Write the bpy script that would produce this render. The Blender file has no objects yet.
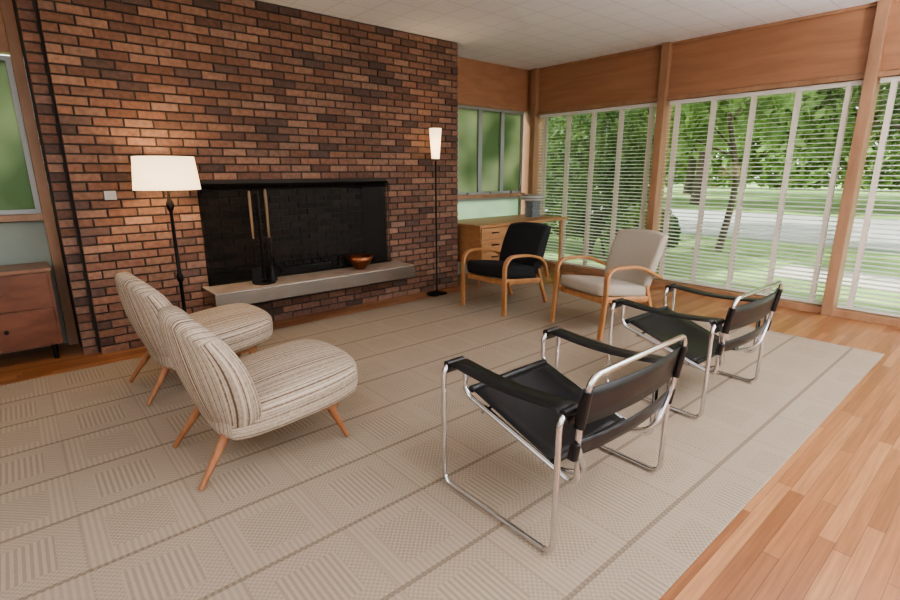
import bpy, math, random
import numpy as np
from mathutils import Vector, Matrix
random.seed(7); rng=np.random.default_rng(7)
V=Vector
# ------------------------------------------------------------------ materials
def nmat(name):
    m=bpy.data.materials.new(name); m.use_nodes=True
    nt=m.node_tree; b=nt.nodes['Principled BSDF']
    return m,nt,b
def N(nt,t,**k):
    n=nt.nodes.new(t)
    for a,v in k.items(): setattr(n,a,v)
    return n
def simple(name,col,rough=.5,metal=0,bump=0,bscale=50,var=0,vscale=8,spec=.5,coat=0):
    m,nt,b=nmat(name)
    b.inputs['Base Color'].default_value=(*col,1); b.inputs['Roughness'].default_value=rough
    b.inputs['Metallic'].default_value=metal; b.inputs['Specular IOR Level'].default_value=spec
    b.inputs['Coat Weight'].default_value=coat
    tc=N(nt,'ShaderNodeTexCoord')
    if var:
        no=N(nt,'ShaderNodeTexNoise'); no.inputs['Scale'].default_value=vscale; no.inputs['Detail'].default_value=5
        nt.links.new(tc.outputs['Object'],no.inputs['Vector'])
        r=N(nt,'ShaderNodeValToRGB')
        r.color_ramp.elements[0].position=.3; r.color_ramp.elements[1].position=.7
        r.color_ramp.elements[0].color=(*[c*(1-var) for c in col],1)
        r.color_ramp.elements[1].color=(*[min(1,c*(1+var)) for c in col],1)
        nt.links.new(no.outputs['Fac'],r.inputs['Fac']); nt.links.new(r.outputs['Color'],b.inputs['Base Color'])
    if bump:
        no=N(nt,'ShaderNodeTexNoise'); no.inputs['Scale'].default_value=bscale; no.inputs['Detail'].default_value=4
        nt.links.new(tc.outputs['Object'],no.inputs['Vector'])
        bp=N(nt,'ShaderNodeBump'); bp.inputs['Strength'].default_value=bump; bp.inputs['Distance'].default_value=.01
        nt.links.new(no.outputs['Fac'],bp.inputs['Height']); nt.links.new(bp.outputs['Normal'],b.inputs['Normal'])
    return m
def wood(name,c1,c2,scale=(2,2,30),rough=.4,coat=0,metal=0):
    m,nt,b=nmat(name)
    tc=N(nt,'ShaderNodeTexCoord'); mp=N(nt,'ShaderNodeMapping'); mp.inputs['Scale'].default_value=scale
    no=N(nt,'ShaderNodeTexNoise'); no.inputs['Scale'].default_value=1; no.inputs['Detail'].default_value=6; no.inputs['Distortion'].default_value=.6
    r=N(nt,'ShaderNodeValToRGB'); r.color_ramp.elements[0].position=.3; r.color_ramp.elements[1].position=.72
    r.color_ramp.elements[0].color=(*c1,1); r.color_ramp.elements[1].color=(*c2,1)
    L=nt.links.new
    L(tc.outputs['Object'],mp.inputs['Vector']); L(mp.outputs['Vector'],no.inputs['Vector']); L(no.outputs['Fac'],r.inputs['Fac']); L(r.outputs['Color'],b.inputs['Base Color'])
    b.inputs['Roughness'].default_value=rough; b.inputs['Coat Weight'].default_value=coat; b.inputs['Metallic'].default_value=metal
    return m
def math_(nt,op,a,b=None,c=None):
    n=N(nt,'ShaderNodeMath',operation=op)
    for i,x in enumerate((a,b,c)):
        if x is None: continue
        if isinstance(x,(int,float)): n.inputs[i].default_value=x
        else: nt.links.new(x,n.inputs[i])
    return n.outputs[0]

def m_floor():
    m,nt,b=nmat('oak_strip_floor'); L=nt.links.new
    tc=N(nt,'ShaderNodeTexCoord'); sp=N(nt,'ShaderNodeSeparateXYZ'); L(tc.outputs['Object'],sp.inputs[0])
    x,y=sp.outputs[0],sp.outputs[1]
    row=math_(nt,'FLOOR',math_(nt,'DIVIDE',y,.057)); fr=math_(nt,'FRACT',math_(nt,'DIVIDE',y,.057))
    wn=N(nt,'ShaderNodeTexWhiteNoise',noise_dimensions='1D'); L(row,wn.inputs['W'])
    xs=math_(nt,'ADD',math_(nt,'DIVIDE',x,1.1),math_(nt,'MULTIPLY',wn.outputs['Value'],7.3))
    col=math_(nt,'FLOOR',xs); fx=math_(nt,'FRACT',xs)
    wn2=N(nt,'ShaderNodeTexWhiteNoise',noise_dimensions='2D'); cb=N(nt,'ShaderNodeCombineXYZ'); L(row,cb.inputs[0]); L(col,cb.inputs[1]); L(cb.outputs[0],wn2.inputs['Vector'])
    r=N(nt,'ShaderNodeValToRGB'); e=r.color_ramp.elements
    e[0].color=(.26,.105,.043,1); e[1].color=(.44,.215,.098,1)
    e.new(.5).color=(.35,.152,.064,1); L(wn2.outputs['Value'],r.inputs['Fac'])
    mp=N(nt,'ShaderNodeMapping'); mp.inputs['Scale'].default_value=(3,70,1); L(tc.outputs['Object'],mp.inputs[0])
    no=N(nt,'ShaderNodeTexNoise'); no.inputs['Scale'].default_value=1; no.inputs['Detail'].default_value=5; L(mp.outputs[0],no.inputs['Vector'])
    g=math_(nt,'MULTIPLY_ADD',no.outputs['Fac'],.9,.55)
    gap=math_(nt,'MULTIPLY',math_(nt,'GREATER_THAN',fr,.035),math_(nt,'GREATER_THAN',fx,.003))
    g2=math_(nt,'MULTIPLY',g,math_(nt,'MULTIPLY_ADD',gap,.55,.45))
    mx=N(nt,'ShaderNodeMix',data_type='RGBA',blend_type='MULTIPLY'); mx.inputs['Factor'].default_value=1
    L(r.outputs['Color'],mx.inputs[6]); 
    cc=N(nt,'ShaderNodeCombineXYZ'); [L(g2,cc.inputs[i]) for i in range(3)]
    L(cc.outputs[0],mx.inputs[7]); L(mx.outputs[2],b.inputs['Base Color'])
    b.inputs['Roughness'].default_value=.30; b.inputs['Coat Weight'].default_value=.25; b.inputs['Coat Roughness'].default_value=.15
    return m
def m_rug():
    m,nt,b=nmat('woven_rug'); L=nt.links.new
    T=.40
    tc=N(nt,'ShaderNodeTexCoord'); sp=N(nt,'ShaderNodeSeparateXYZ'); L(tc.outputs['Object'],sp.inputs[0])
    x,y=sp.outputs[0],sp.outputs[1]
    tx=math_(nt,'DIVIDE',x,T); ty=math_(nt,'DIVIDE',math_(nt,'ADD',y,.0),T)
    fx=math_(nt,'FRACT',tx); fy=math_(nt,'FRACT',ty)
    ix=math_(nt,'FLOOR',tx); iy=math_(nt,'FLOOR',ty)
    par=math_(nt,'FLOORED_MODULO',math_(nt,'ADD',ix,iy),2)
    def sq(v,f,ph=0): return math_(nt,'GREATER_THAN',math_(nt,'SINE',math_(nt,'MULTIPLY',v,f)),ph)
    P=.023
    sy=sq(x,2*math.pi/P); sx=sq(y,2*math.pi/P)
    chk=math_(nt,'ABSOLUTE',math_(nt,'SUBTRACT',sy,sx))
    ax=math_(nt,'ABSOLUTE',math_(nt,'SUBTRACT',fx,.5)); ay=math_(nt,'ABSOLUTE',math_(nt,'SUBTRACT',fy,.5))
    mxv=math_(nt,'MAXIMUM',ax,ay)
    inner=math_(nt,'LESS_THAN',mxv,.29); outer=math_(nt,'SUBTRACT',1,inner)
    pA=math_(nt,'ADD',math_(nt,'MULTIPLY',inner,chk),math_(nt,'MULTIPLY',outer,math_(nt,'MULTIPLY',sy,.6)))
    pB=math_(nt,'ADD',math_(nt,'MULTIPLY',inner,math_(nt,'MULTIPLY',sy,.95)),math_(nt,'MULTIPLY',outer,math_(nt,'MULTIPLY',chk,.75)))
    pat=math_(nt,'ADD',math_(nt,'MULTIPLY',par,pA),math_(nt,'MULTIPLY',math_(nt,'SUBTRACT',1,par),pB))
    l1=math_(nt,'GREATER_THAN',ay,.476); l2=math_(nt,'MULTIPLY',math_(nt,'GREATER_THAN',ax,.487),.3)
    line=math_(nt,'MAXIMUM',l1,l2)
    no=N(nt,'ShaderNodeTexNoise'); no.inputs['Scale'].default_value=90; no.inputs['Detail'].default_value=3; L(tc.outputs['Object'],no.inputs['Vector'])
    v=math_(nt,'MULTIPLY_ADD',pat,-.23,.85)
    v=math_(nt,'ADD',v,math_(nt,'MULTIPLY_ADD',no.outputs['Fac'],.2,-.1))
    v=math_(nt,'SUBTRACT',v,math_(nt,'MULTIPLY',line,.30))
    r=N(nt,'ShaderNodeValToRGB'); e=r.color_ramp.elements
    e[0].position=.2; e[0].color=(.13,.095,.068,1); e[1].position=1; e[1].color=(.44,.355,.268,1)
    L(v,r.inputs['Fac']); L(r.outputs['Color'],b.inputs['Base Color'])
    b.inputs['Roughness'].default_value=.95; b.inputs['Specular IOR Level'].default_value=.15
    bp=N(nt,'ShaderNodeBump'); bp.inputs['Strength'].default_value=.4; bp.inputs['Distance'].default_value=.003
    L(v,bp.inputs['Height']); L(bp.outputs['Normal'],b.inputs['Normal'])
    return m
def m_brick(name,dark=1.0):
    m,nt,b=nmat(name); L=nt.links.new
    at=N(nt,'ShaderNodeAttribute',attribute_name='Col')
    tc=N(nt,'ShaderNodeTexCoord')
    no=N(nt,'ShaderNodeTexNoise'); no.inputs['Scale'].default_value=28; no.inputs['Detail'].default_value=7; L(tc.outputs['Object'],no.inputs['Vector'])
    g=math_(nt,'MULTIPLY',math_(nt,'MULTIPLY_ADD',no.outputs['Fac'],1.1,.45),dark)
    cc=N(nt,'ShaderNodeCombineXYZ'); [L(g,cc.inputs[i]) for i in range(3)]
    mx=N(nt,'ShaderNodeMix',data_type='RGBA',blend_type='MULTIPLY'); mx.inputs['Factor'].default_value=1
    L(at.outputs['Color'],mx.inputs[6]); L(cc.outputs[0],mx.inputs[7]); L(mx.outputs[2],b.inputs['Base Color'])
    b.inputs['Roughness'].default_value=.85
    n2=N(nt,'ShaderNodeTexNoise'); n2.inputs['Scale'].default_value=90; n2.inputs['Detail'].default_value=4; L(tc.outputs['Object'],n2.inputs['Vector'])
    bp=N(nt,'ShaderNodeBump'); bp.inputs['Strength'].default_value=.6; bp.inputs['Distance'].default_value=.006
    L(n2.outputs['Fac'],bp.inputs['Height']); L(bp.outputs['Normal'],b.inputs['Normal'])
    return m
def m_stripe():
    m,nt,b=nmat('striped_upholstery'); L=nt.links.new
    at=N(nt,'ShaderNodeAttribute',attribute_name='S'); tc=N(nt,'ShaderNodeTexCoord')
    no=N(nt,'ShaderNodeTexNoise',noise_dimensions='1D'); no.inputs['Scale'].default_value=1; no.inputs['Detail'].default_value=0; L(math_(nt,'MULTIPLY',at.outputs['Fac'],85),no.inputs['W'])
    n2=N(nt,'ShaderNodeTexNoise',noise_dimensions='1D'); n2.inputs['Scale'].default_value=1; n2.inputs['Detail'].default_value=1; L(math_(nt,'MULTIPLY',at.outputs['Fac'],220),n2.inputs['W'])
    n3=N(nt,'ShaderNodeTexNoise'); n3.inputs['Scale'].default_value=70; L(tc.outputs['Object'],n3.inputs['Vector'])
    f=math_(nt,'ADD',math_(nt,'MULTIPLY',no.outputs['Fac'],.5),math_(nt,'ADD',math_(nt,'MULTIPLY',n2.outputs['Fac'],.5),math_(nt,'MULTIPLY_ADD',n3.outputs['Fac'],.22,-.11)))
    r=N(nt,'ShaderNodeValToRGB'); e=r.color_ramp.elements
    e[0].position=.32; e[0].color=(.15,.095,.065,1); e[1].position=.60; e[1].color=(.58,.49,.39,1)
    e.new(.46).color=(.40,.32,.245,1)
    L(f,r.inputs['Fac']); L(r.outputs['Color'],b.inputs['Base Color'])
    b.inputs['Roughness'].default_value=.95; b.inputs['Specular IOR Level'].default_value=.15
    bp=N(nt,'ShaderNodeBump'); bp.inputs['Strength'].default_value=.5; bp.inputs['Distance'].default_value=.004
    L(f,bp.inputs['Height']); L(bp.outputs['Normal'],b.inputs['Normal'])
    return m
def m_translucent(name,c1,c2,scale,diff=.4,rough=.3,emis=0):
    m,nt,b=nmat(name); L=nt.links.new
    tc=N(nt,'ShaderNodeTexCoord'); no=N(nt,'ShaderNodeTexNoise'); no.inputs['Scale'].default_value=scale; no.inputs['Detail'].default_value=1.5
    L(tc.outputs['Object'],no.inputs['Vector'])
    r=N(nt,'ShaderNodeValToRGB'); e=r.color_ramp.elements; e[0].position=.35; e[1].position=.65; e[0].color=(*c1,1); e[1].color=(*c2,1)
    L(no.outputs['Fac'],r.inputs['Fac'])
    t=N(nt,'ShaderNodeBsdfTranslucent'); L(r.outputs['Color'],t.inputs['Color']); L(r.outputs['Color'],b.inputs['Base Color'])
    b.inputs['Roughness'].default_value=rough
    mx=N(nt,'ShaderNodeMixShader'); mx.inputs[0].default_value=diff
    L(t.outputs[0],mx.inputs[1]); L(b.outputs[0],mx.inputs[2]); L(mx.outputs[0],nt.nodes['Material Output'].inputs['Surface'])
    return m
def m_ceiling():
    m,nt,b=nmat('acoustic_tile_ceiling'); L=nt.links.new
    tc=N(nt,'ShaderNodeTexCoord'); sp=N(nt,'ShaderNodeSeparateXYZ'); L(tc.outputs['Object'],sp.inputs[0])
    fx=math_(nt,'FRACT',math_(nt,'DIVIDE',sp.outputs[0],.305)); fy=math_(nt,'FRACT',math_(nt,'DIVIDE',sp.outputs[1],.305))
    g=math_(nt,'MULTIPLY',math_(nt,'GREATER_THAN',fx,.03),math_(nt,'GREATER_THAN',fy,.03))
    r=N(nt,'ShaderNodeValToRGB'); e=r.color_ramp.elements; e[0].color=(.68,.69,.72,1); e[1].color=(.87,.89,.93,1)
    L(g,r.inputs['Fac']); L(r.outputs['Color'],b.inputs['Base Color']); b.inputs['Roughness'].default_value=.8
    return m
def m_screen():
    m,nt,b=nmat('wire_mesh'); L=nt.links.new
    b.inputs['Base Color'].default_value=(.03,.027,.025,1); b.inputs['Metallic'].default_value=.3; b.inputs['Roughness'].default_value=.5
    tr=N(nt,'ShaderNodeBsdfTransparent'); mx=N(nt,'ShaderNodeMixShader'); mx.inputs[0].default_value=.5
    L(tr.outputs[0],mx.inputs[1]); L(b.outputs[0],mx.inputs[2]); L(mx.outputs[0],nt.nodes['Material Output'].inputs['Surface'])
    return m
def m_glass():
    m,nt,b=nmat('window_glass'); L=nt.links.new
    tr=N(nt,'ShaderNodeBsdfTransparent'); tr.inputs['Color'].default_value=(.95,.98,.96,1)
    g=N(nt,'ShaderNodeBsdfGlossy'); g.inputs['Roughness'].default_value=.02
    mx=N(nt,'ShaderNodeMixShader'); mx.inputs[0].default_value=.04
    L(tr.outputs[0],mx.inputs[1]); L(g.outputs[0],mx.inputs[2]); L(mx.outputs[0],nt.nodes['Material Output'].inputs['Surface'])
    return m
def m_shade(name,col,e):
    m,nt,b=nmat(name); L=nt.links.new
    b.inputs['Base Color'].default_value=(*col,1); b.inputs['Roughness'].default_value=.8
    b.inputs['Emission Color'].default_value=(1,.76,.50,1); b.inputs['Emission Strength'].default_value=e
    t=N(nt,'ShaderNodeBsdfTranslucent'); t.inputs[0].default_value=(*col,1)
    mx=N(nt,'ShaderNodeMixShader'); mx.inputs[0].default_value=.7
    L(t.outputs[0],mx.inputs[1]); L(b.outputs[0],mx.inputs[2]); L(mx.outputs[0],nt.nodes['Material Output'].inputs['Surface'])
    return m
M={}
M['floor']=m_floor(); M['rug']=m_rug(); M['brick']=m_brick('brick'); M['firebrick']=m_brick('dark_firebrick',.28)  # firebox brick: the wall brick colours, evenly darkened
M['mortar']=simple('dark_mortar',(.055,.046,.04),.95,bump=.5,bscale=120)
M['stripe']=m_stripe(); M['ceil']=m_ceiling(); M['screen']=m_screen(); M['glass']=m_glass()
M['panel']=wood('fir_panelling',(.34,.165,.088),(.43,.225,.125),(3,1.2,12),.45)
M['trim']=wood('fir_trim',(.31,.165,.092),(.43,.25,.145),(8,8,2),.45)
M['chrome']=simple('chrome',(.75,.76,.78),.08,1)
M['leather']=simple('black_leather',(.010,.010,.011),.33,bump=.15,bscale=160)
M['blackfab']=simple('black_fabric',(.012,.012,.014),.9,bump=.4,bscale=250)
M['cream']=simple('cream_fabric',(.43,.375,.305),.95,bump=.4,bscale=300,var=.08,vscale=120)
M['bent']=wood('honey_birch',(.38,.17,.065),(.52,.265,.115),(6,30,6),.35,.2)
M['legwood']=wood('teak_leg',(.28,.115,.05),(.40,.185,.09),(30,30,4),.4)
M['desk']=wood('oak_desk',(.40,.19,.08),(.52,.27,.125),(3,12,25),.4)
M['walnut']=wood('walnut_cabinet',(.13,.05,.03),(.21,.088,.052),(4,10,14),.35)
M['walnuttop']=wood('walnut_top',(.22,.11,.07),(.30,.16,.10),(4,14,14),.35)
M['iron']=simple('black_iron',(.012,.011,.01),.5,.6)
M['toolwood']=simple('tool_handle',(.25,.16,.09),.5,0)
M['copper']=simple('copper',(.28,.11,.055),.35,.9)
M['slab']=wood('brushed_steel_edge',(.37,.36,.345),(.43,.42,.405),(1.0,6,140),.27,0,1)
M['slabtop']=simple('hearth_top',(.38,.30,.235),.5,var=.15,vscale=10)
M['blind']=simple('blind_slat',(.78,.76,.71),.5)
M['tape']=simple('blind_tape',(.80,.73,.64),.9)
M['metalframe']=simple('grey_window_frame',(.34,.35,.34),.45,.3)
M['frost']=m_translucent('obscure_glass',(.16,.22,.12),(.42,.46,.33),1.6,.35,.3)
M['frost2']=m_translucent('pale_obscure_glass',(.50,.62,.50),(.62,.72,.60),2,.4,.3)
M['shade']=m_shade('linen_shade',(.85,.78,.66),1.6)
M['shade2']=m_shade('paper_shade',(.85,.78,.66),1.8)
M['plate']=simple('switch_plate',(.35,.33,.31),.4,.5)
M['leaf']=m_translucent('leaves',(.15,.26,.07),(.38,.53,.19),1.3,.5,.6)
M['leafdark']=m_translucent('shrub_leaves',(.04,.085,.025),(.15,.23,.07),1.3,.5,.6)
M['bark']=simple('bark',(.10,.075,.055),.95,bump=1,bscale=20,var=.3)
M['lawn']=simple('lawn',(.25,.37,.12),1,var=.35,vscale=1.2)
M['road']=simple('asphalt_road',(.40,.395,.39),.9,var=.08,vscale=2)
M['walk']=simple('concrete_walk',(.60,.53,.48),.9,var=.06,vscale=4)
M['wallpaint']=simple('painted_wall',(.30,.34,.29),.8)
M['plaster']=simple('warm_white_plaster',(.66,.63,.59),.9)
M['stone']=simple('carved_stone',(.20,.22,.24),.6,var=.3,vscale=40)
# ------------------------------------------------------------------ mesh builder
class MB:
    def __init__(s): s.v=[]; s.f=[]; s.m=[]; s.sm=[]; s.mats=[]; s.att={}
    def mi(s,mat):
        if mat not in s.mats: s.mats.append(mat)
        return s.mats.index(mat)
    def add(s,vs,fs,mat,smooth=False):
        o=len(s.v); s.v+= [tuple(p) for p in vs]; k=s.mi(mat)
        for f in fs: s.f.append([i+o for i in f]); s.m.append(k); s.sm.append(smooth)
    def box(s,x0,x1,y0,y1,z0,z1,mat,mtx=None):
        vs=[V((x,y,z)) for x in (x0,x1) for y in (y0,y1) for z in (z0,z1)]
        if mtx: vs=[mtx@p for p in vs]
        s.add(vs,[(0,1,3,2),(4,6,7,5),(0,4,5,1),(2,3,7,6),(0,2,6,4),(1,5,7,3)],mat)
    def tube(s,pts,r,mat,seg=10,closed=False,smooth=True):
        pts=[V(p) for p in pts]; n=len(pts); rs=r if hasattr(r,'__len__') else [r]*n
        T=[]
        for i in range(n):
            a=pts[(i-1)%n] if (i>0 or closed) else pts[i]; b=pts[(i+1)%n] if (i<n-1 or closed) else pts[i]
            T.append((b-a).normalized())
        up=V((0,0,1)) if abs(T[0].z)<.9 else V((1,0,0))
        nrm=(up-T[0]*up.dot(T[0])).normalized(); vs=[]
        for i in range(n):
            nrm=(nrm-T[i]*nrm.dot(T[i])).normalized(); bn=T[i].cross(nrm)
            for k in range(seg):
                a=2*math.pi*k/seg; vs.append(pts[i]+(nrm*math.cos(a)+bn*math.sin(a))*rs[i])
        fs=[]
        for i in range(n if closed else n-1):
            j=(i+1)%n
            for k in range(seg): fs.append((i*seg+k,i*seg+(k+1)%seg,j*seg+(k+1)%seg,j*seg+k))
        s.add(vs,fs,mat,smooth)
        if not closed:
            s.add(vs[:seg],[tuple(range(seg))[::-1]],mat); s.add(vs[-seg:],[tuple(range(seg))],mat)
    def strip(s,pts,side,w,t,mat):
        pts=[V(p) for p in pts]; side=V(side).normalized(); n=len(pts); vs=[]
        ws=w if hasattr(w,'__len__') else [w]*n
        for i in range(n):
            T=(pts[min(i+1,n-1)]-pts[max(i-1,0)]).normalized(); nr=T.cross(side).normalized()
            b=.3
            W=ws[i]/2; H=t/2
            for a,c in ((-W,-H*b),(-W*.8,-H),(W*.8,-H),(W,-H*b),(W,H*b),(W*.8,H),(-W*.8,H),(-W,H*b)):
                vs.append(pts[i]+side*a+nr*c)
        fs=[]
        for i in range(n-1):
            for k in range(8): fs.append((i*8+k,i*8+(k+1)%8,(i+1)*8+(k+1)%8,(i+1)*8+k))
        fs.append(tuple(range(8))[::-1]); fs.append(tuple(range((n-1)*8,n*8)))
        s.add(vs,fs,mat,False)
    def lathe(s,prof,c,mat,seg=28,smooth=True,axis=None):
        vs=[];n=len(prof)
        for r,z in prof:
            for k in range(seg):
                a=2*math.pi*k/seg; vs.append(V((c[0]+r*math.cos(a),c[1]+r*math.sin(a),c[2]+z)))
        fs=[]
        for i in range(n-1):
            for k in range(seg): fs.append((i*seg+k,i*seg+(k+1)%seg,(i+1)*seg+(k+1)%seg,(i+1)*seg+k))
        s.add(vs,fs,mat,smooth)
    def cushion(s,sx,sy,sz,mat,fn=None,e=.35,n=14,thick='z'):
        idx={};vs=[];fs=[];at=[]
        def vert(i,j,k):
            key=(i,j,k)
            if key in idx: return idx[key]
            u,v,w=(2*i/n-1,2*j/n-1,2*k/n-1)
            q=V((u,v,w))
            ln=(abs(u)**4+abs(v)**4+abs(w)**4)**.25
            qq=q/ln if ln>0 else q
            q=q.lerp(qq,e*1.6 if e<.62 else 1)
            P=V((q.x*sx/2,q.y*sy/2,q.z*sz/2))
            if fn: P=V(fn(q.x,q.y,q.z,P))
            S=v*sy/2
            if abs(v)>.999:
                S+= math.copysign(1,v)*((1-w)*sz/2 if thick=='z' else (1+u)*sx/2)
            vs.append(P); at.append(S+1.0); idx[key]=len(vs)-1; return idx[key]
        for a in range(n):
            for b in range(n):
                for (q) in (0,n):
                    c=[(a,b),(a+1,b),(a+1,b+1),(a,b+1)]
                    f1=[vert(q,x,y) for x,y in c]; f2=[vert(x,q,y) for x,y in c]; f3=[vert(x,y,q) for x,y in c]
                    if q==0: f1=f1[::-1]; f3=f3[::-1]
                    else: f2=f2[::-1]
                    fs+= [f1,f2,f3]
        o=len(s.v); s.add(vs,fs,mat,True)
        for i,a in enumerate(at): s.att[o+i]=a
    def sheet(s,grid,th,mat):
        n=len(grid); k=len(grid[0]); P=[[V(p) for p in r] for r in grid]; top=[];bot=[]
        for i in range(n):
            for j in range(k):
                du=P[min(i+1,n-1)][j]-P[max(i-1,0)][j]; dv=P[i][min(j+1,k-1)]-P[i][max(j-1,0)]
                nr=du.cross(dv).normalized()*th/2
                top.append(P[i][j]+nr); bot.append(P[i][j]-nr)
        vs=top+bot; o=n*k; fs=[]
        for i in range(n-1):
            for j in range(k-1):
                a=i*k+j; fs.append((a,a+k,a+k+1,a+1)); fs.append((o+a,o+a+1,o+a+k+1,o+a+k))
        ring=[j for j in range(k)]+[i*k+k-1 for i in range(1,n)]+[(n-1)*k+j for j in range(k-2,-1,-1)]+[i*k for i in range(n-2,0,-1)]
        for a,b in zip(ring,ring[1:]+ring[:1]): fs.append((a,b,b+o,a+o))
        s.add(vs,fs,mat,True)
    def make(s,name,loc=(0,0,0),rz=0,bevel=0,sub=0,parent=None):
        me=bpy.data.meshes.new(name); me.from_pydata(s.v,[],s.f)
        for m in s.mats: me.materials.append(M[m])
        me.polygons.foreach_set('material_index',s.m); me.polygons.foreach_set('use_smooth',s.sm)
        if s.att:
            a=me.attributes.new('S','FLOAT','POINT'); arr=[s.att.get(i,0.) for i in range(len(s.v))]; a.data.foreach_set('value',arr)
        me.update()
        ob=bpy.data.objects.new(name,me); bpy.context.collection.objects.link(ob)
        ob.location=loc; ob.rotation_euler=(0,0,rz)
        if sub:
            sb=ob.modifiers.new('sub','SUBSURF'); sb.levels=sub; sb.render_levels=sub
        if bevel:
            b=ob.modifiers.new('bevel','BEVEL'); b.width=bevel; b.segments=2; b.limit_method='ANGLE'; b.angle_limit=math.radians(50)
        if parent: ob.parent=parent
        return ob
def fillet(pts,r,n=7,closed=False):
    pts=[V(p) for p in pts]; out=[]; N_=len(pts)
    for i in range(N_):
        if not closed and i in (0,N_-1): out.append(pts[i]); continue
        p=pts[i]; a=pts[i-1]; b=pts[(i+1)%N_]
        da=(a-p); db=(b-p); ra=min(r,da.length*.48); rb=min(r,db.length*.48)
        A=p+da.normalized()*ra; B=p+db.normalized()*rb
        for k in range(n+1):
            t=k/n; w=.7071; d=(1-t)**2+2*w*t*(1-t)+t*t
            out.append((A*(1-t)**2+p*2*w*t*(1-t)+B*t*t)/d)
    return out
def spline(pts,n=8):
    pts=[V(p) for p in pts]; out=[]
    for i in range(len(pts)-1):
        p0=pts[max(i-1,0)];p1=pts[i];p2=pts[i+1];p3=pts[min(i+2,len(pts)-1)]
        for k in range(n):
            t=k/n; out.append(.5*((2*p1)+(p2-p0)*t+(2*p0-5*p1+4*p2-p3)*t*t+(3*p1-p0-3*p2+p3)*t**3))
    out.append(pts[-1]); return out
def empty(name,loc=(0,0,0),rz=0):
    e=bpy.data.objects.new(name,None); bpy.context.collection.objects.link(e); e.location=loc; e.rotation_euler=(0,0,rz); e.empty_display_size=.1; return e
# ------------------------------------------------------------------ room shell
H=2.82; YB=5.22; YC=4.68; XW=6.03
b=MB(); b.box(-3.2,XW+.15,-3.2,YB+.2,-.12,0,'floor'); b.make('floor')
b=MB(); b.box(-3.2,XW+.5,-3.2,YB+.2,H,H+.12,'ceil'); b.make('ceiling')
b=MB(); b.box(-3.32,-3.2,-3.32,YB+.2,0,H,'plaster'); b.make('wall_left')
b=MB(); b.box(-3.2,XW+.1,-3.32,-3.2,0,.75,'plaster'); b.box(-3.2,XW+.1,-3.32,-3.2,2.35,H,'plaster')
for (a,c) in ((-3.2,-2.6),(-.2,.1),(2.8,3.1),(5.6,XW+.1)): b.box(a,c,-3.32,-3.2,.75,2.35,'plaster')
b.make('wall_front')
b=MB(); b.box(-1.2,4.98,.60,4.38,0,.011,'rug'); b.make('area_rug',bevel=.004)
def brickmesh(name,x0,x1,yface,z0,z1,hole=None,mat='brick',bl=.2,bh=.0671,mj=.012,depth=.10,palette=None,parent=None):
    vs=[];fs=[];cols=[]
    pal=palette or [(.215,.108,.07),(.185,.092,.062),(.25,.135,.09),(.20,.108,.075),(.15,.077,.054),(.105,.062,.05),(.225,.13,.092),(.265,.148,.10)]
    r=0; z=z0
    while z<z1-.01:
        zt=min(z+bh-mj,z1); x=x0-(bl/2 if r%2 else 0)
        while x<x1-.005:
            a=max(x,x0); c=min(x+bl-mj,x1); x+=bl
            if c-a<.02: continue
            segs=[(a,c)]
            if hole and zt>hole[2]+.01 and z<hole[3]-.01:
                segs=[]
                if a<hole[0]: segs.append((a,min(c,hole[0])))
                if c>hole[1]: segs.append((max(a,hole[1]),c))
            for (p,q) in segs:
                if q-p<.015: continue
                o=len(vs); yf=yface+random.uniform(-.0025,.0025); col=random.choice(pal); k=random.uniform(.75,1.15); bv=.003
                for (xx,zz) in ((p,z),(q,z),(q,zt),(p,zt)): vs.append((xx,yface+.03,zz))
                for (xx,zz) in ((p,z),(q,z),(q,zt),(p,zt)): vs.append((xx,yf+bv,zz))
                for (xx,zz) in ((p+bv,z+bv),(q-bv,z+bv),(q-bv,zt-bv),(p+bv,zt-bv)): vs.append((xx,yf,zz))
                fl=[(8,9,10,11)]+[(4+i,4+(i+1)%4,8+(i+1)%4,8+i) for i in range(4)]+[(i,(i+1)%4,4+(i+1)%4,4+i) for i in range(4)]
                for f in fl: fs.append([o+t for t in f]); cols.append((col[0]*k,col[1]*k,col[2]*k,1))
        z+=bh; r+=1
    me=bpy.data.meshes.new(name); me.from_pydata(vs,[],fs); me.materials.append(M[mat])
    ca=me.color_attributes.new('Col','FLOAT_COLOR','CORNER')
    arr=[]
    for p in me.polygons:
        for _ in p.loop_indices: arr+=cols[p.index]
    ca.data.foreach_set('color',arr); me.update()
    ob=bpy.data.objects.new(name,me); bpy.context.collection.objects.link(ob)
    if parent: ob.parent=parent
    return ob
ch=empty('wall_brick_chimney')
HO=(1.22,3.11,.43,1.29)
brickmesh('brick_facing',.36,4.15,YC,0,H,HO,parent=ch)
brickmesh('brick_return',.25,.345,YC+.07,0,H,parent=ch)
b=MB(); g=.014
for (x0,x1,z0,z1) in ((.362,HO[0]-.001,0,H),(HO[1]+.001,4.148,0,H),(HO[0],HO[1],0,HO[2]),(HO[0],HO[1],HO[3],H)):
    b.box(x0,x1,YC+g,YC+.10,z0,z1,'mortar')
b.box(.252,.36,YC+.078,YC+.5,0,H,'mortar'); b.box(.36,HO[0],YC+.1,YB,0,H,'mortar'); b.box(HO[1],4.148,YC+.1,YB,0,H,'mortar')
b.box(HO[0],HO[1],YC+.1,YB,HO[3]+.02,H,'mortar'); b.box(HO[0],HO[1],YC+.1,YB,0,HO[2]-.02,'mortar')
b.make('mortar_backing',parent=ch)
fb=brickmesh('firebox_back',HO[0],HO[1],YC+.50,HO[2],HO[3],mat='firebrick',parent=ch)
b=MB(); b.box(HO[0],HO[1],YC+.515,YC+.535,HO[2],HO[3],'mortar')
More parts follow.
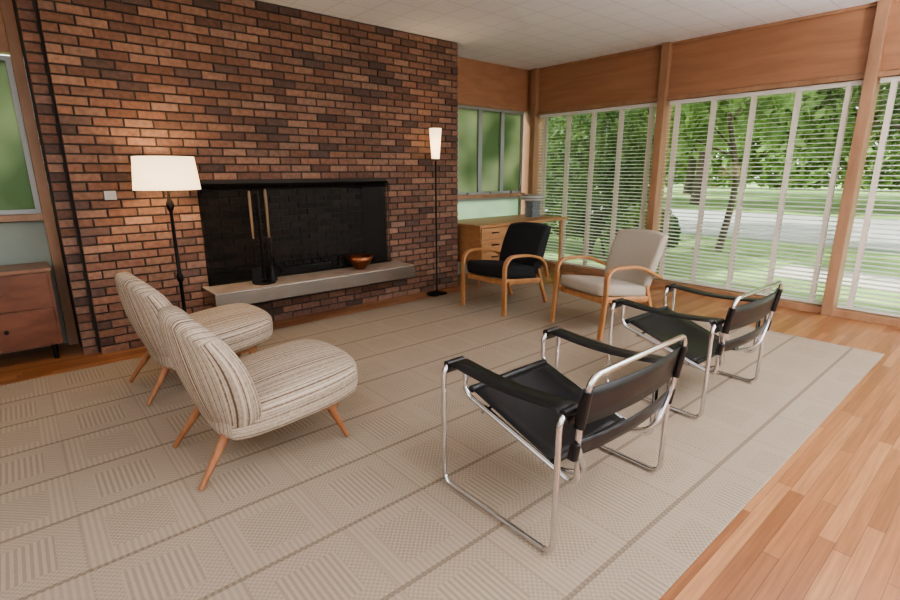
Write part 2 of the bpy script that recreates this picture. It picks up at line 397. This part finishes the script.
b.box(HO[0],HO[1],YC+.02,YC+.52,HO[2]-.02,HO[2],'iron'); b.make('firebox_lining',parent=ch)
b=MB(); b.box(1.15,3.2,4.30,YC+.02,.305,.425,'slab'); b.box(1.155,3.195,4.305,YC+.02,.425,.431,'slabtop'); b.make('hearth_slab',bevel=.002)
# fire screen
b=MB(); r=.011; y=YC-.018
b.tube([(HO[0]-.01,y,HO[2]+.01),(HO[0]-.01,y,HO[3]+.01),(HO[1]+.01,y,HO[3]+.01),(HO[1]+.01,y,HO[2]+.01)],r,'iron',8,closed=True)
b.tube([(HO[0],y,HO[3]-.035),(HO[1],y,HO[3]-.035)],.006,'iron',8)
for (xa,xb) in ((HO[0]+.01,HO[0]+.55),(HO[0]+.58,HO[1]-.02)):
    n=120; gr=[[(xa+(xb-xa)*i/n,y+.012*math.sin(i*.9+.5*math.sin(i*.31)),z) for z in (HO[2]+.012,HO[3]-.04)] for i in range(n+1)]
    vs=[p for c in gr for p in c]; b.add(vs,[(2*i,2*i+2,2*i+3,2*i+1) for i in range(n)],'screen',True)
b.make('fireplace_screen')
# fire grate
b=MB()
for i in range(7):
    x=1.95+i*.10
    b.tube(spline([(x,4.78,.56),(x,4.80,.50),(x,4.9,.485),(x,5.02,.50),(x,5.06,.56)],5),.014,'iron',8)
b.tube([(1.9,4.84,.487),(2.6,4.84,.487)],.012,'iron',8); b.tube([(1.9,5.0,.49),(2.6,5.0,.49)],.012,'iron',8)
b.tube([(1.9,4.785,.55),(2.6,4.785,.55)],.012,'iron',8)
for x in (1.93,2.57):
    for yy in (4.84,5.0): b.tube([(x,yy,.43),(x,yy,.49)],.012,'iron',8)
b.make('log_grate')
# fireplace tools on a stand
b=MB(); cx,cy=1.63,4.48
b.lathe([(0.001,0),(.10,0),(.10,.012),(.03,.022),(.012,.03)],(cx,cy,.431),'iron',24)
b.tube([(cx,cy,.44),(cx,cy,1.20)],.008,'iron',8)
b.lathe([(.001,-.02),(.016,-.012),(.02,0),(.016,.012),(.001,.02)],(cx,cy,1.21),'iron',12)
b.tube(spline([(cx-.10,cy,1.00),(cx-.08,cy,.985),(cx,cy,.99),(cx+.08,cy,.985),(cx+.10,cy,1.00)],5),.007,'iron',8)
b.tube([(cx-.07,cy-.005,.66),(cx+.07,cy-.005,.66)],.006,'iron',8)
for k,(dx,lm) in enumerate(((-.07,1.25),(.0,1.23),(.07,1.26))):
    x=cx+dx; yy=cy-.028; b.tube([(x,yy,.56),(x,yy,.86)],.007,'iron',8)
    b.tube([(x,yy,.84),(x,yy,1.05),(x,yy,lm-.03),(x,yy,lm)],[.009,.012,.013,.009],'toolwood' if k!=1 else 'iron',10)
b.box(cx-.115,cx-.03,cy-.038,cy-.020,.45,.58,'iron')
b.tube([(cx+.07,cy-.028,.45),(cx+.07,cy-.028,.58)],[.042,.016],'iron',12)
b.tube(spline([(cx,cy-.028,.60),(cx,cy-.028,.50),(cx+.012,cy-.05,.47),(cx+.02,cy-.06,.49)],5),.007,'iron',8)
b.make('fireplace_tool_set')
b=MB(); b.lathe([(.001,0),(.05,0),(.055,.012),(.10,.06),(.145,.135),(.14,.135),(.095,.065),(.045,.02),(.001,.018)],(2.64,4.50,.431),'copper',32); b.make('copper_bowl')
b=MB(); b.box(.55,.63,YC-.012,YC,1.20,1.27,'plate'); b.make('wall_switch_plate',bevel=.003)
def rear_wall(tag,x0,x1,wins):
    b=MB(); b.box(x0,x1,YB,YB+.12,2.27,H,'panel'); b.box(x0,x1,YB,YB+.12,0,1.03 if tag=='left' else .6,'wallpaint')
    if tag=='left': b.box(x0,-1.37,YB,YB+.12,1.03,2.27,'panel')
    b.make('wall_rear_'+tag)
rear_wall('left',-3.2,.26,None); rear_wall('right',4.1,XW+.1,None)
wi=[0]
def obscure_window(x0,x1,z0,z1,mat='frost',sill=True):
    wi[0]+=1; b=MB(); f=.035
    b.box(x0+f,x1-f,YB+.05,YB+.06,z0+f,z1-f,mat)
    for a in ((x0,x0+f,z0,z1),(x1-f,x1,z0,z1),(x0+f,x1-f,z0,z0+f),(x0+f,x1-f,z1-f,z1)): b.box(a[0],a[1],YB+.02,YB+.08,a[2],a[3],'metalframe')
    b.box((x0+x1)/2-.03,(x0+x1)/2+.03,YB-.01,YB+.02,z0+.005,z0+.03,'metalframe')
    b.make('window_%d'%wi[0])
for a in ((4.15,4.62),(4.62,5.06),(5.06,5.50),(5.50,5.94)): obscure_window(a[0],a[1],1.09,2.25)
for a in ((-1.35,-.60),(-.60,.18)): obscure_window(a[0],a[1],1.09,2.25)
obscure_window(4.15,5.94,.62,1.04,'frost2')
b=MB(); b.box(4.1,5.95,YB-.04,YB+.1,1.04,1.09,'trim'); b.box(4.1,5.95,YB-.015,YB+.1,2.25,2.28,'trim'); b.make('trim_1',bevel=.003)
b=MB(); b.box(-1.6,.2,YB-.06,YB+.1,1.04,1.09,'trim'); b.box(.18,.25,YB-.08,YB+.08,0,H,'trim'); b.make('trim_2',bevel=.003)
b=MB(); b.box(XW,XW+.12,-3.2,YB+.1,2.25,H,'panel'); b.make('wall_right')
b=MB(); b.box(XW-.02,XW+.13,-3.2,YB,2.20,2.245,'trim'); b.box(XW-.03,XW+.13,-3.2,YB,0,.07,'trim'); b.box(XW-.02,XW,-3.2,YB,H-.03,H,'trim'); b.make('trim_3',bevel=.003)
PY=[5.09,3.15,1.22,-.71,-2.64]
for i,y in enumerate(PY):
    b=MB(); w=.045; b.box(XW-.07,XW+.13,y-w,y+w,0.0,H,'trim'); 
    if i==0: b.box(XW-.02,XW+.12,5.135,YB+.12,0,H,'trim')
    b.make('window_post' if i==0 else 'window_post.%03d'%i,bevel=.004)
for i in range(4):
    y1=PY[i]-.045; y0=PY[i+1]+.045
    b=MB(); b.box(XW+.10,XW+.106,y0,y1,.07,2.2,'glass')
    wi[0]+=1; b.make('window_%d'%wi[0])
    b=MB(); ya,yb=y0+.015,y1-.015; xc=XW+.045
    b.box(xc-.028,xc+.028,ya,yb,2.155,2.195,'blind'); b.box(xc-.026,xc+.026,ya,yb,.085,.105,'blind')
    n=46; pitch=(2.14-.13)/n
    for k in range(n+1):
        z=.13+pitch*k; t=math.radians(7)
        c,s_=math.cos(t)*.025,math.sin(t)*.025
        b.add([(xc-c,ya,z-s_),(xc-c,yb,z-s_),(xc+c,yb,z+s_),(xc+c,ya,z+s_),(xc-c,ya,z-s_-.002),(xc-c,yb,z-s_-.002),(xc+c,yb,z+s_-.002),(xc+c,ya,z+s_-.002)],
              [(0,3,2,1),(4,5,6,7),(0,1,5,4),(3,7,6,2)],'blind')
    nt_=5
    for k in range(nt_):
        y=ya+.10+(yb-ya-.20)*k/(nt_-1)
        for xx in (xc-.029,xc+.029): b.box(xx-.001,xx+.001,y-.02,y+.02,.09,2.16,'tape')
    b.make('venetian_blind' if i==0 else 'venetian_blind.%03d'%i)
# ------------------------------------------------------------------ furniture
Z0=.0125
def slipper(name,loc,rz):
    e=empty(name,loc,rz)
    b=MB()
    def fs(u,v,w,P):
        z=P.z+ .03*(1-u*u)*(1-v*v)*(1 if w>0 else .3)
        y=P.y*(.93+.09*math.cos((u-.2)*1.4))
        return (P.x+.04*(1-v*v)*(u if u>0 else 0), y, z+.04*u)
    b.cushion(.72,.66,.20,'stripe',fs,.48,18); b.make('seat',(.09,0,.30),parent=e)
    b=MB()
    def fb_(u,v,w,P):
        h=(w+1)/2
        wid=.82+.28*math.sin(min(1,h*1.05+.1)*math.pi*.62)
        y=P.y*wid
        x=P.x*(1.2-.35*h)+ .13*(v*v)*(.35+.65*math.sin(h*math.pi*.8)) -.17*h**1.2 -.035*math.sin(h*math.pi)
        z=P.z-.08*v*v*h
        return (x,y,z)
    b.cushion(.14,.66,.60,'stripe',fb_,.5,18,thick='x'); b.make('backrest',(-.18,0,.49),parent=e)
    b=MB(); b.box(-.20,.32,-.24,.24,.19,.24,'legwood'); b.make('seat_frame',parent=e)
    for i,(x,y,fx,fy) in enumerate(((-.20,-.19,-.38,-.24),(-.20,.19,-.38,.24),(.26,-.19,.36,-.25),(.26,.19,.36,.25))):
        b=MB(); b.tube([(x,y,.26),(fx,fy,0.006)],[.026,.012],'legwood',12); b.make('leg_%d'%(i+1),parent=e)
    return e
slipper('slipper_chair',(.82,2.48,Z0),0); slipper('slipper_chair',(.81,3.62,Z0),math.radians(2))
def wassily(name,loc,rz):
    e=empty(name,loc,rz); R=.0115; b=MB(); ax,ai=.40,.275; A=.575
    for s in (-1,1):
        path=fillet([(s*ai,-.20,.27),(s*ai,.31,.41),(s*ai,.31,A),(s*ax,.31,A),(s*ax,.31,R),(s*ax,-.31,R),(s*ax,-.31,A),(s*ai,-.31,A),(s*ai,-.31,.24),(s*ai,-.20,.27)],.05)
        b.tube(path,R,'chrome',12)
    t=.345; q=.24
    back=fillet([(-q,.22,.36),(-q,-.19,.24),(-q-.01,-.335,.30),(-t,-.345,.46),(-t,-.385,.725),(t,-.385,.725),(t,-.345,.46),(q+.01,-.335,.30),(q,-.19,.24),(q,.22,.36)],.055)
    b.tube(back,R,'chrome',12)
    for y,z in ((.20,.355),(-.14,.262)): b.tube([(-ai,y,z),(ai,y,z)],R*.9,'chrome',12)
    b.make('tubular_frame',parent=e)
    b=MB(); n=12
    gr=[]
    for i in range(n+1):
        f=i/n; y=.285-.47*f; z=.435-.155*f
        gr.append([(x*.258,y,z-.03*(1-x*x)*math.sin(math.pi*f)+.0) for x in np.linspace(-1,1,9)])
    b.sheet(gr,.006,'leather')
    b.tube([(-.258,.285,.43),(.258,.285,.43)],.017,'leather',10); b.tube([(-.258,-.185,.28),(.258,-.185,.28)],.015,'leather',10)
    def bp(h): return (-.345-(h-.46)*.151, h)
    for (h0,h1) in ((.53,.675),(.40,.465)):
        gr=[]
        for x in np.linspace(-1,1,13):
            col=[]
            for h in np.linspace(h0,h1,4):
                y,z=bp(h); col.append((x*(t+.017),y-.035*(1-x*x)+.012,z))
            gr.append(col)
        b.sheet(gr,.006,'leather')
        for s in (-1,1):
            p0=bp(h0);p1=bp(h1); b.tube([(s*t,p0[0],p0[1]),(s*t,p1[0],p1[1])],.0175,'leather',12)
    for s in (-1,1):
        gr=[]
        for i in range(17):
            f=i/16; y=.325-.65*f; z=A+.014-.024*math.sin(math.pi*f)
            if i in (0,16): z-=.06
            gr.append([(s*(ai+.012),y,z),(s*(ai+.06),y,z),(s*(ax-.012),y,z)])
        b.sheet(gr,.006,'leather')
        for y in (.31,-.31): b.tube([(s*(ai+.015),y,A),(s*(ax-.015),y,A)],.017,'leather',10)
    b.make('leather_slings',parent=e)
    return e
wassily('tubular_lounge_chair',(1.71,1.26,Z0),0); wassily('tubular_lounge_chair',(3.20,1.36,Z0),math.radians(-1))
def bentwood(name,loc,rz,fab,style):
    e=empty(name,loc,rz)
    W=.29; b=MB()
    for s in (-1,1):
        if style=='cream':
            pts=fillet([(.37,s*(W+.02),.002),(.33,s*(W+.02),.40),(.34,s*(W+.02),.60),(-.02,s*(W+.02),.60),(-.36,s*(W-.01),.46)],.11,9)
        else:
            pts=fillet([(.36,s*W,.001),(.36,s*W,.58),(.05,s*(W+.02),.58),(-.26,s*W,.50),(-.34,s*(W-.01),.30)],.12,9)
        b.strip(pts,(0,1,0),.05,.026,'bent')
        b.strip([(-.22,s*(W-.045),.40),(-.30,s*(W-.045),.18),(-.38,s*(W-.045),.006)],(0,1,0),.04,.032,'bent')
        b.strip([(.33,s*(W-.045),.33),(-.24,s*(W-.045),.27)],(0,1,0),.035,.05,'bent')
        b.tube([(.30,s*(W-.05),.32),(.30,s*(W+.02),.32)],.012,'bent',8)
    b.strip([(.30,-W+.04,.32),(.30,W-.04,.32)],(1,0,0),.03,.05,'bent'); b.strip([(-.22,-W+.04,.28),(-.22,W-.04,.28)],(1,0,0),.03,.05,'bent')
    b.make('bentwood_frame',parent=e)
    b=MB()
    def fs(u,v,w,P): return (P.x,P.y,P.z+.02*(1-u*u)*(1-v*v)*(w>0)+.05*u*.9)
    if style=='cream':
        b.cushion(.62,.53,.11,fab,fs,.28); b.make('seat',(.06,0,.375),parent=e)
    else:
        b.cushion(.60,.52,.14,fab,fs,.3); b.make('seat',(.07,0,.39),parent=e)
    b=MB()
    def fbk(u,v,w,P):
        h=(w+1)/2
        wd=(1.0+.10*h) if style=='cream' else 1
        x=P.x-.19*h-(.02*(1-v*v) if style=='cream' else 0)+(.03*math.sin(h*math.pi) if style!='cream' else .02*math.sin(h*math.pi))
        return (x,P.y*wd,P.z-(.012*v*v*h))
    if style=='cream': b.cushion(.09,.52,.54,fab,fbk,.25); b.make('backrest',(-.22,0,.59),parent=e)
    else: b.cushion(.13,.54,.52,fab,fbk,.28); b.make('backrest',(-.20,0,.59),parent=e)
    return e
bentwood('bentwood_armchair',(3.88,3.60,Z0),math.radians(182),'blackfab','black')
bentwood('bentwood_armchair',(4.03,2.48,Z0),math.radians(168),'cream','cream')
def bulb(name,loc,pw,parent,col=(1,.72,.42)):
    l=bpy.data.lights.new(name,'POINT'); l.energy=pw; l.color=col; l.shadow_soft_size=.05
    o=bpy.data.objects.new(name,l); bpy.context.collection.objects.link(o); o.location=loc; o.parent=parent
e=empty('floor_lamp',(.92,4.34,Z0))
b=MB(); b.lathe([(.001,0),(.14,0),(.14,.015),(.05,.035),(.02,.06),(.014,.10),(.014,.55),(.024,.57),(.026,.60),(.014,.63),(.012,1.10),(.022,1.12),(.03,1.15),(.016,1.19),(.010,1.22),(.010,1.36),(.001,1.36)],(0,0,0),'iron',20); b.make('stand',parent=e)
b=MB(); b.lathe([(.228,1.265),(.205,1.505),(.202,1.505),(.225,1.265)],(0,0,0),'shade',40)
for k in range(3):
    a=k*2.094; b.tube([(0,0,1.36),(.215*math.cos(a),.215*math.sin(a),1.33)],.003,'iron',6)
b.make('drum_shade',parent=e); bulb('bulb',(0,0,1.40),15,e)
e=empty('torchiere_lamp',(3.65,4.49,0))
b=MB(); b.lathe([(.001,0),(.12,0),(.12,.015),(.03,.03),(.010,.05),(.009,1.52),(.001,1.52)],(0,0,0),'iron',20); b.make('stand',parent=e)
b=MB(); b.lathe([(.042,1.53),(.068,1.86),(.066,1.86),(.040,1.53)],(0,0,0),'shade2',30); b.lathe([(.001,1.525),(.043,1.525),(.043,1.54),(.001,1.54)],(0,0,0),'iron',20); b.make('cone_shade',parent=e); bulb('bulb',(0,0,1.72),9,e)
# unseen uplights added behind and beside the camera to brighten the ceiling
for k,(x,y,pw) in enumerate(((4.3,-1.0,640),(-1.7,1.0,240),(1.2,-1.6,400))):
    e=empty('added_uplight' if k==0 else 'added_uplight.%03d'%k,(x,y,0))
    b=MB(); b.lathe([(.001,0),(.14,0),(.14,.02),(.03,.035),(.013,.06),(.013,1.62),(.06,1.64),(.17,1.76),(.165,1.76),(.055,1.655),(.001,1.65)],(0,0,0),'iron',28); b.make('stand',parent=e)
    l=bpy.data.lights.new('bulb','SPOT'); l.energy=pw; l.color=(.98,.98,1); l.shadow_soft_size=.08; l.spot_size=math.radians(165); l.spot_blend=.5  # added fill spot, aimed up at the ceiling
    o=bpy.data.objects.new('bulb',l); bpy.context.collection.objects.link(o); o.location=(0,0,1.78); o.rotation_euler=(math.pi,0,0); o.parent=e
# desk
b=MB(); b.box(4.2,5.93,4.34,5.12,.745,.775,'desk'); b.box(4.24,4.72,4.38,5.10,.28,.745,'desk')
for k in range(3): 
    z=.30+k*.148; b.box(4.25,4.71,4.362,4.38,z,z+.138,'desk'); b.tube([(4.42,4.35,z+.075),(4.54,4.35,z+.075)],.008,'iron',8)
for (x,y) in ((4.27,4.42),(4.69,4.42),(4.27,5.06),(4.69,5.06)): b.tube([(x,y,.28),(x,y,0)],[.02,.013],'desk',10)
for (x,y) in ((5.87,4.42),(5.87,5.06)): b.tube([(x,y,.75),(x,y,0)],[.024,.014],'desk',10)
b.box(4.72,5.86,5.06,5.09,.55,.745,'desk'); b.make('writing_desk',bevel=.003)
b=MB(); cx,cy=5.62,4.74
for k in range(5):
    b.box(cx-.09+.014*(k%2),cx+.09-.014*(k%2),cy-.07,cy+.07,.776+k*.045,.776+k*.045+.04,'stone')
b.tube([(cx,cy,.99),(cx,cy,1.03)],.012,'iron',8)
for k in range(4): b.lathe([(.001,1.01+k*.020),(.17,1.01+k*.020),(.17,1.024+k*.020),(.001,1.024+k*.020)],(cx,cy,0),'metalframe' if k%2 else 'blind',28)
b.make('desk_lamp')
b=MB(); b.box(-1.1,.14,4.78,5.15,.12,.69,'walnut'); b.box(-1.12,.15,4.765,5.15,.69,.715,'walnuttop')
for (x0,x1) in ((-1.08,-.49),(-.47,.12)):
    for (z0,z1) in ((.14,.41),(.42,.68)): b.box(x0,x1,4.768,4.78,z0,z1,'walnut'); b.tube([((x0+x1)/2,4.768,(z0+z1)/2),((x0+x1)/2,4.745,(z0+z1)/2)],.014,'iron',10)
for x in (-1.05,.08):
    for y in (4.82,5.1): b.tube([(x,y,.12),(x,y,0)],[.02,.014],'iron',8)
b.make('walnut_cabinet',bevel=.003)
# ------------------------------------------------------------------ outdoors
b=MB(); b.box(XW+.2,90,-60,60,-.3,-.16,'lawn'); b.box(-30,XW+.2,YB+.25,60,-.3,-.16,'lawn'); b.make('lawn')
b=MB(); b.box(13,21,-60,60,-.16,-.14,'road'); b.make('road')
b=MB(); b.box(8.6,9.8,-30,2.6,-.16,-.13,'walk'); b.box(6.3,8.6,-3,.6,-.16,-.13,'walk'); b.make('concrete_walkway')
def leaves(b,blobs,n,size,mat):
    for (c,r) in blobs:
        k=int(n)
        d=rng.normal(size=(k,3)); d/=np.linalg.norm(d,axis=1)[:,None]; rad=rng.uniform(.3,1,(k,1))**.6
        P=np.array(c)+d*rad*np.array(r); P[:,2]=np.maximum(P[:,2],.25)
        A=rng.normal(size=(k,3)); A/=np.linalg.norm(A,axis=1)[:,None]; B=np.cross(A,rng.normal(size=(k,3))); B/=np.linalg.norm(B,axis=1)[:,None]
        s=size*rng.uniform(.6,1.3,(k,1)); 
        q=np.stack([P-A*s,P+B*s*.5,P+A*s,P-B*s*.5],1).reshape(-1,3)
        b.add(q.tolist(),[(4*i,4*i+1,4*i+2,4*i+3) for i in range(k)],mat)
def tree(name,x,y,h,r,n=1500,mat='leaf',size=.12,rr=None,low=.45):
    b=MB(); z=-.155; rr=rr or .06+.018*h
    b.tube(spline([(x,y,z),(x+.1,y-.12,z+h*.25),(x-.05,y+.1,z+h*.5),(x,y,z+h*.8)],5),list(np.linspace(rr,rr*.3,16)),'bark',10)
    bl=[((x,y,z+h*.8),(r*.8,r*.8,r*.6))]
    for k in range(9):
        a=k*2.4+random.random(); zz=h*random.uniform(low,.85); q=(x+math.cos(a)*r*.7,y+math.sin(a)*r*.7,z+zz+h*.05)
        b.tube([(x,y,z+zz*.8),q],[rr*.35,rr*.1],'bark',6); bl.append((q,(r*.5,r*.5,r*.4)))
    leaves(b,bl,n/8,size,mat); b.make(name)
i=0
for (x,y,h,r,n,rr,low) in ((10.6,4.1,5.5,2.2,7000,.07,.40),(12,8.5,7,2.8,7000,.14,.35),(12.2,1.2,7.5,3.0,7000,.09,.48),(24,3,10,5,11000,None,.3),(25,11,11,5,11000,None,.3),(23,18,9,5,8000,None,.3),(26,-5,11,5,11000,None,.3),(33,3,13,7,9000,None,.3),(35,16,13,7,9000,None,.3),(34,-12,13,7,9000,None,.3),(26,26,11,5,5000,None,.3)):
    tree('maple_tree' if i==0 else 'maple_tree.%03d'%i,x,y,h,r,n,size=.12 if x<15 else .25,rr=rr,low=low); i+=1
i=0
for (x,y,r,hh,n) in ((8.3,5.5,1.1,2.7,11000),(8.4,7.6,1.2,3.0,10000),(7.7,4.2,.6,.8,2500),(9.8,10.0,1.5,2.8,5000),(2,8.5,2.6,2.2,3000),(5.5,9.2,2.0,2.6,3000),(-2,8.5,2.6,2.4,3000)):
    b=MB(); 
    for k in range(5): b.tube([(x+random.uniform(-.2,.2),y+random.uniform(-.2,.2),-.155),(x+random.uniform(-r,r)*.6,y+random.uniform(-r,r)*.6,hh*.8)],[.03,.01],'bark',6)
    leaves(b,[((x,y,hh*.5),(r,r,hh*.62))],n,.06,'leafdark'); b.make('shrub' if i==0 else 'shrub.%03d'%i); i+=1
b=MB(); leaves(b,[((50,yy,3.6),(2,4,4.8)) for yy in range(-40,60,6)],3000,.4,'leaf'); b.make('hedge_row')
# ------------------------------------------------------------------ light
w=bpy.data.worlds.new('sky'); bpy.context.scene.world=w; w.use_nodes=True
bg=w.node_tree.nodes['Background']; bg.inputs[0].default_value=(.94,.975,1,1); bg.inputs[1].default_value=3.7
l=bpy.data.lights.new('sun','SUN'); l.energy=9; l.angle=.02; l.color=(1,.96,.89)
o=bpy.data.objects.new('sun',l); bpy.context.collection.objects.link(o); o.rotation_euler=V((.30,-.55,-.78)).to_track_quat('-Z','Y').to_euler()
try: bpy.context.scene.view_settings.look='AgX - Medium High Contrast'
except Exception as ex: print('look',ex)
# ------------------------------------------------------------------ camera
f,pt,yaw,roll=503.4,math.radians(14.28),math.radians(49.37),math.radians(.22)
fw=V((math.cos(yaw)*math.cos(pt),math.sin(yaw)*math.cos(pt),-math.sin(pt))); r_=fw.cross(V((0,0,1))).normalized(); d_=fw.cross(r_)
r2=r_*math.cos(roll)+d_*math.sin(roll); d2=-r_*math.sin(roll)+d_*math.cos(roll)
cam=bpy.data.cameras.new('camera'); cam.sensor_width=36; cam.lens=f/900*36; cam.clip_start=.05; cam.clip_end=300
co=bpy.data.objects.new('camera',cam); bpy.context.collection.objects.link(co)
mt=Matrix((r2,-d2,-fw)).transposed().to_4x4(); mt.translation=V((0,0,1.4)); co.matrix_world=mt
bpy.context.scene.camera=co
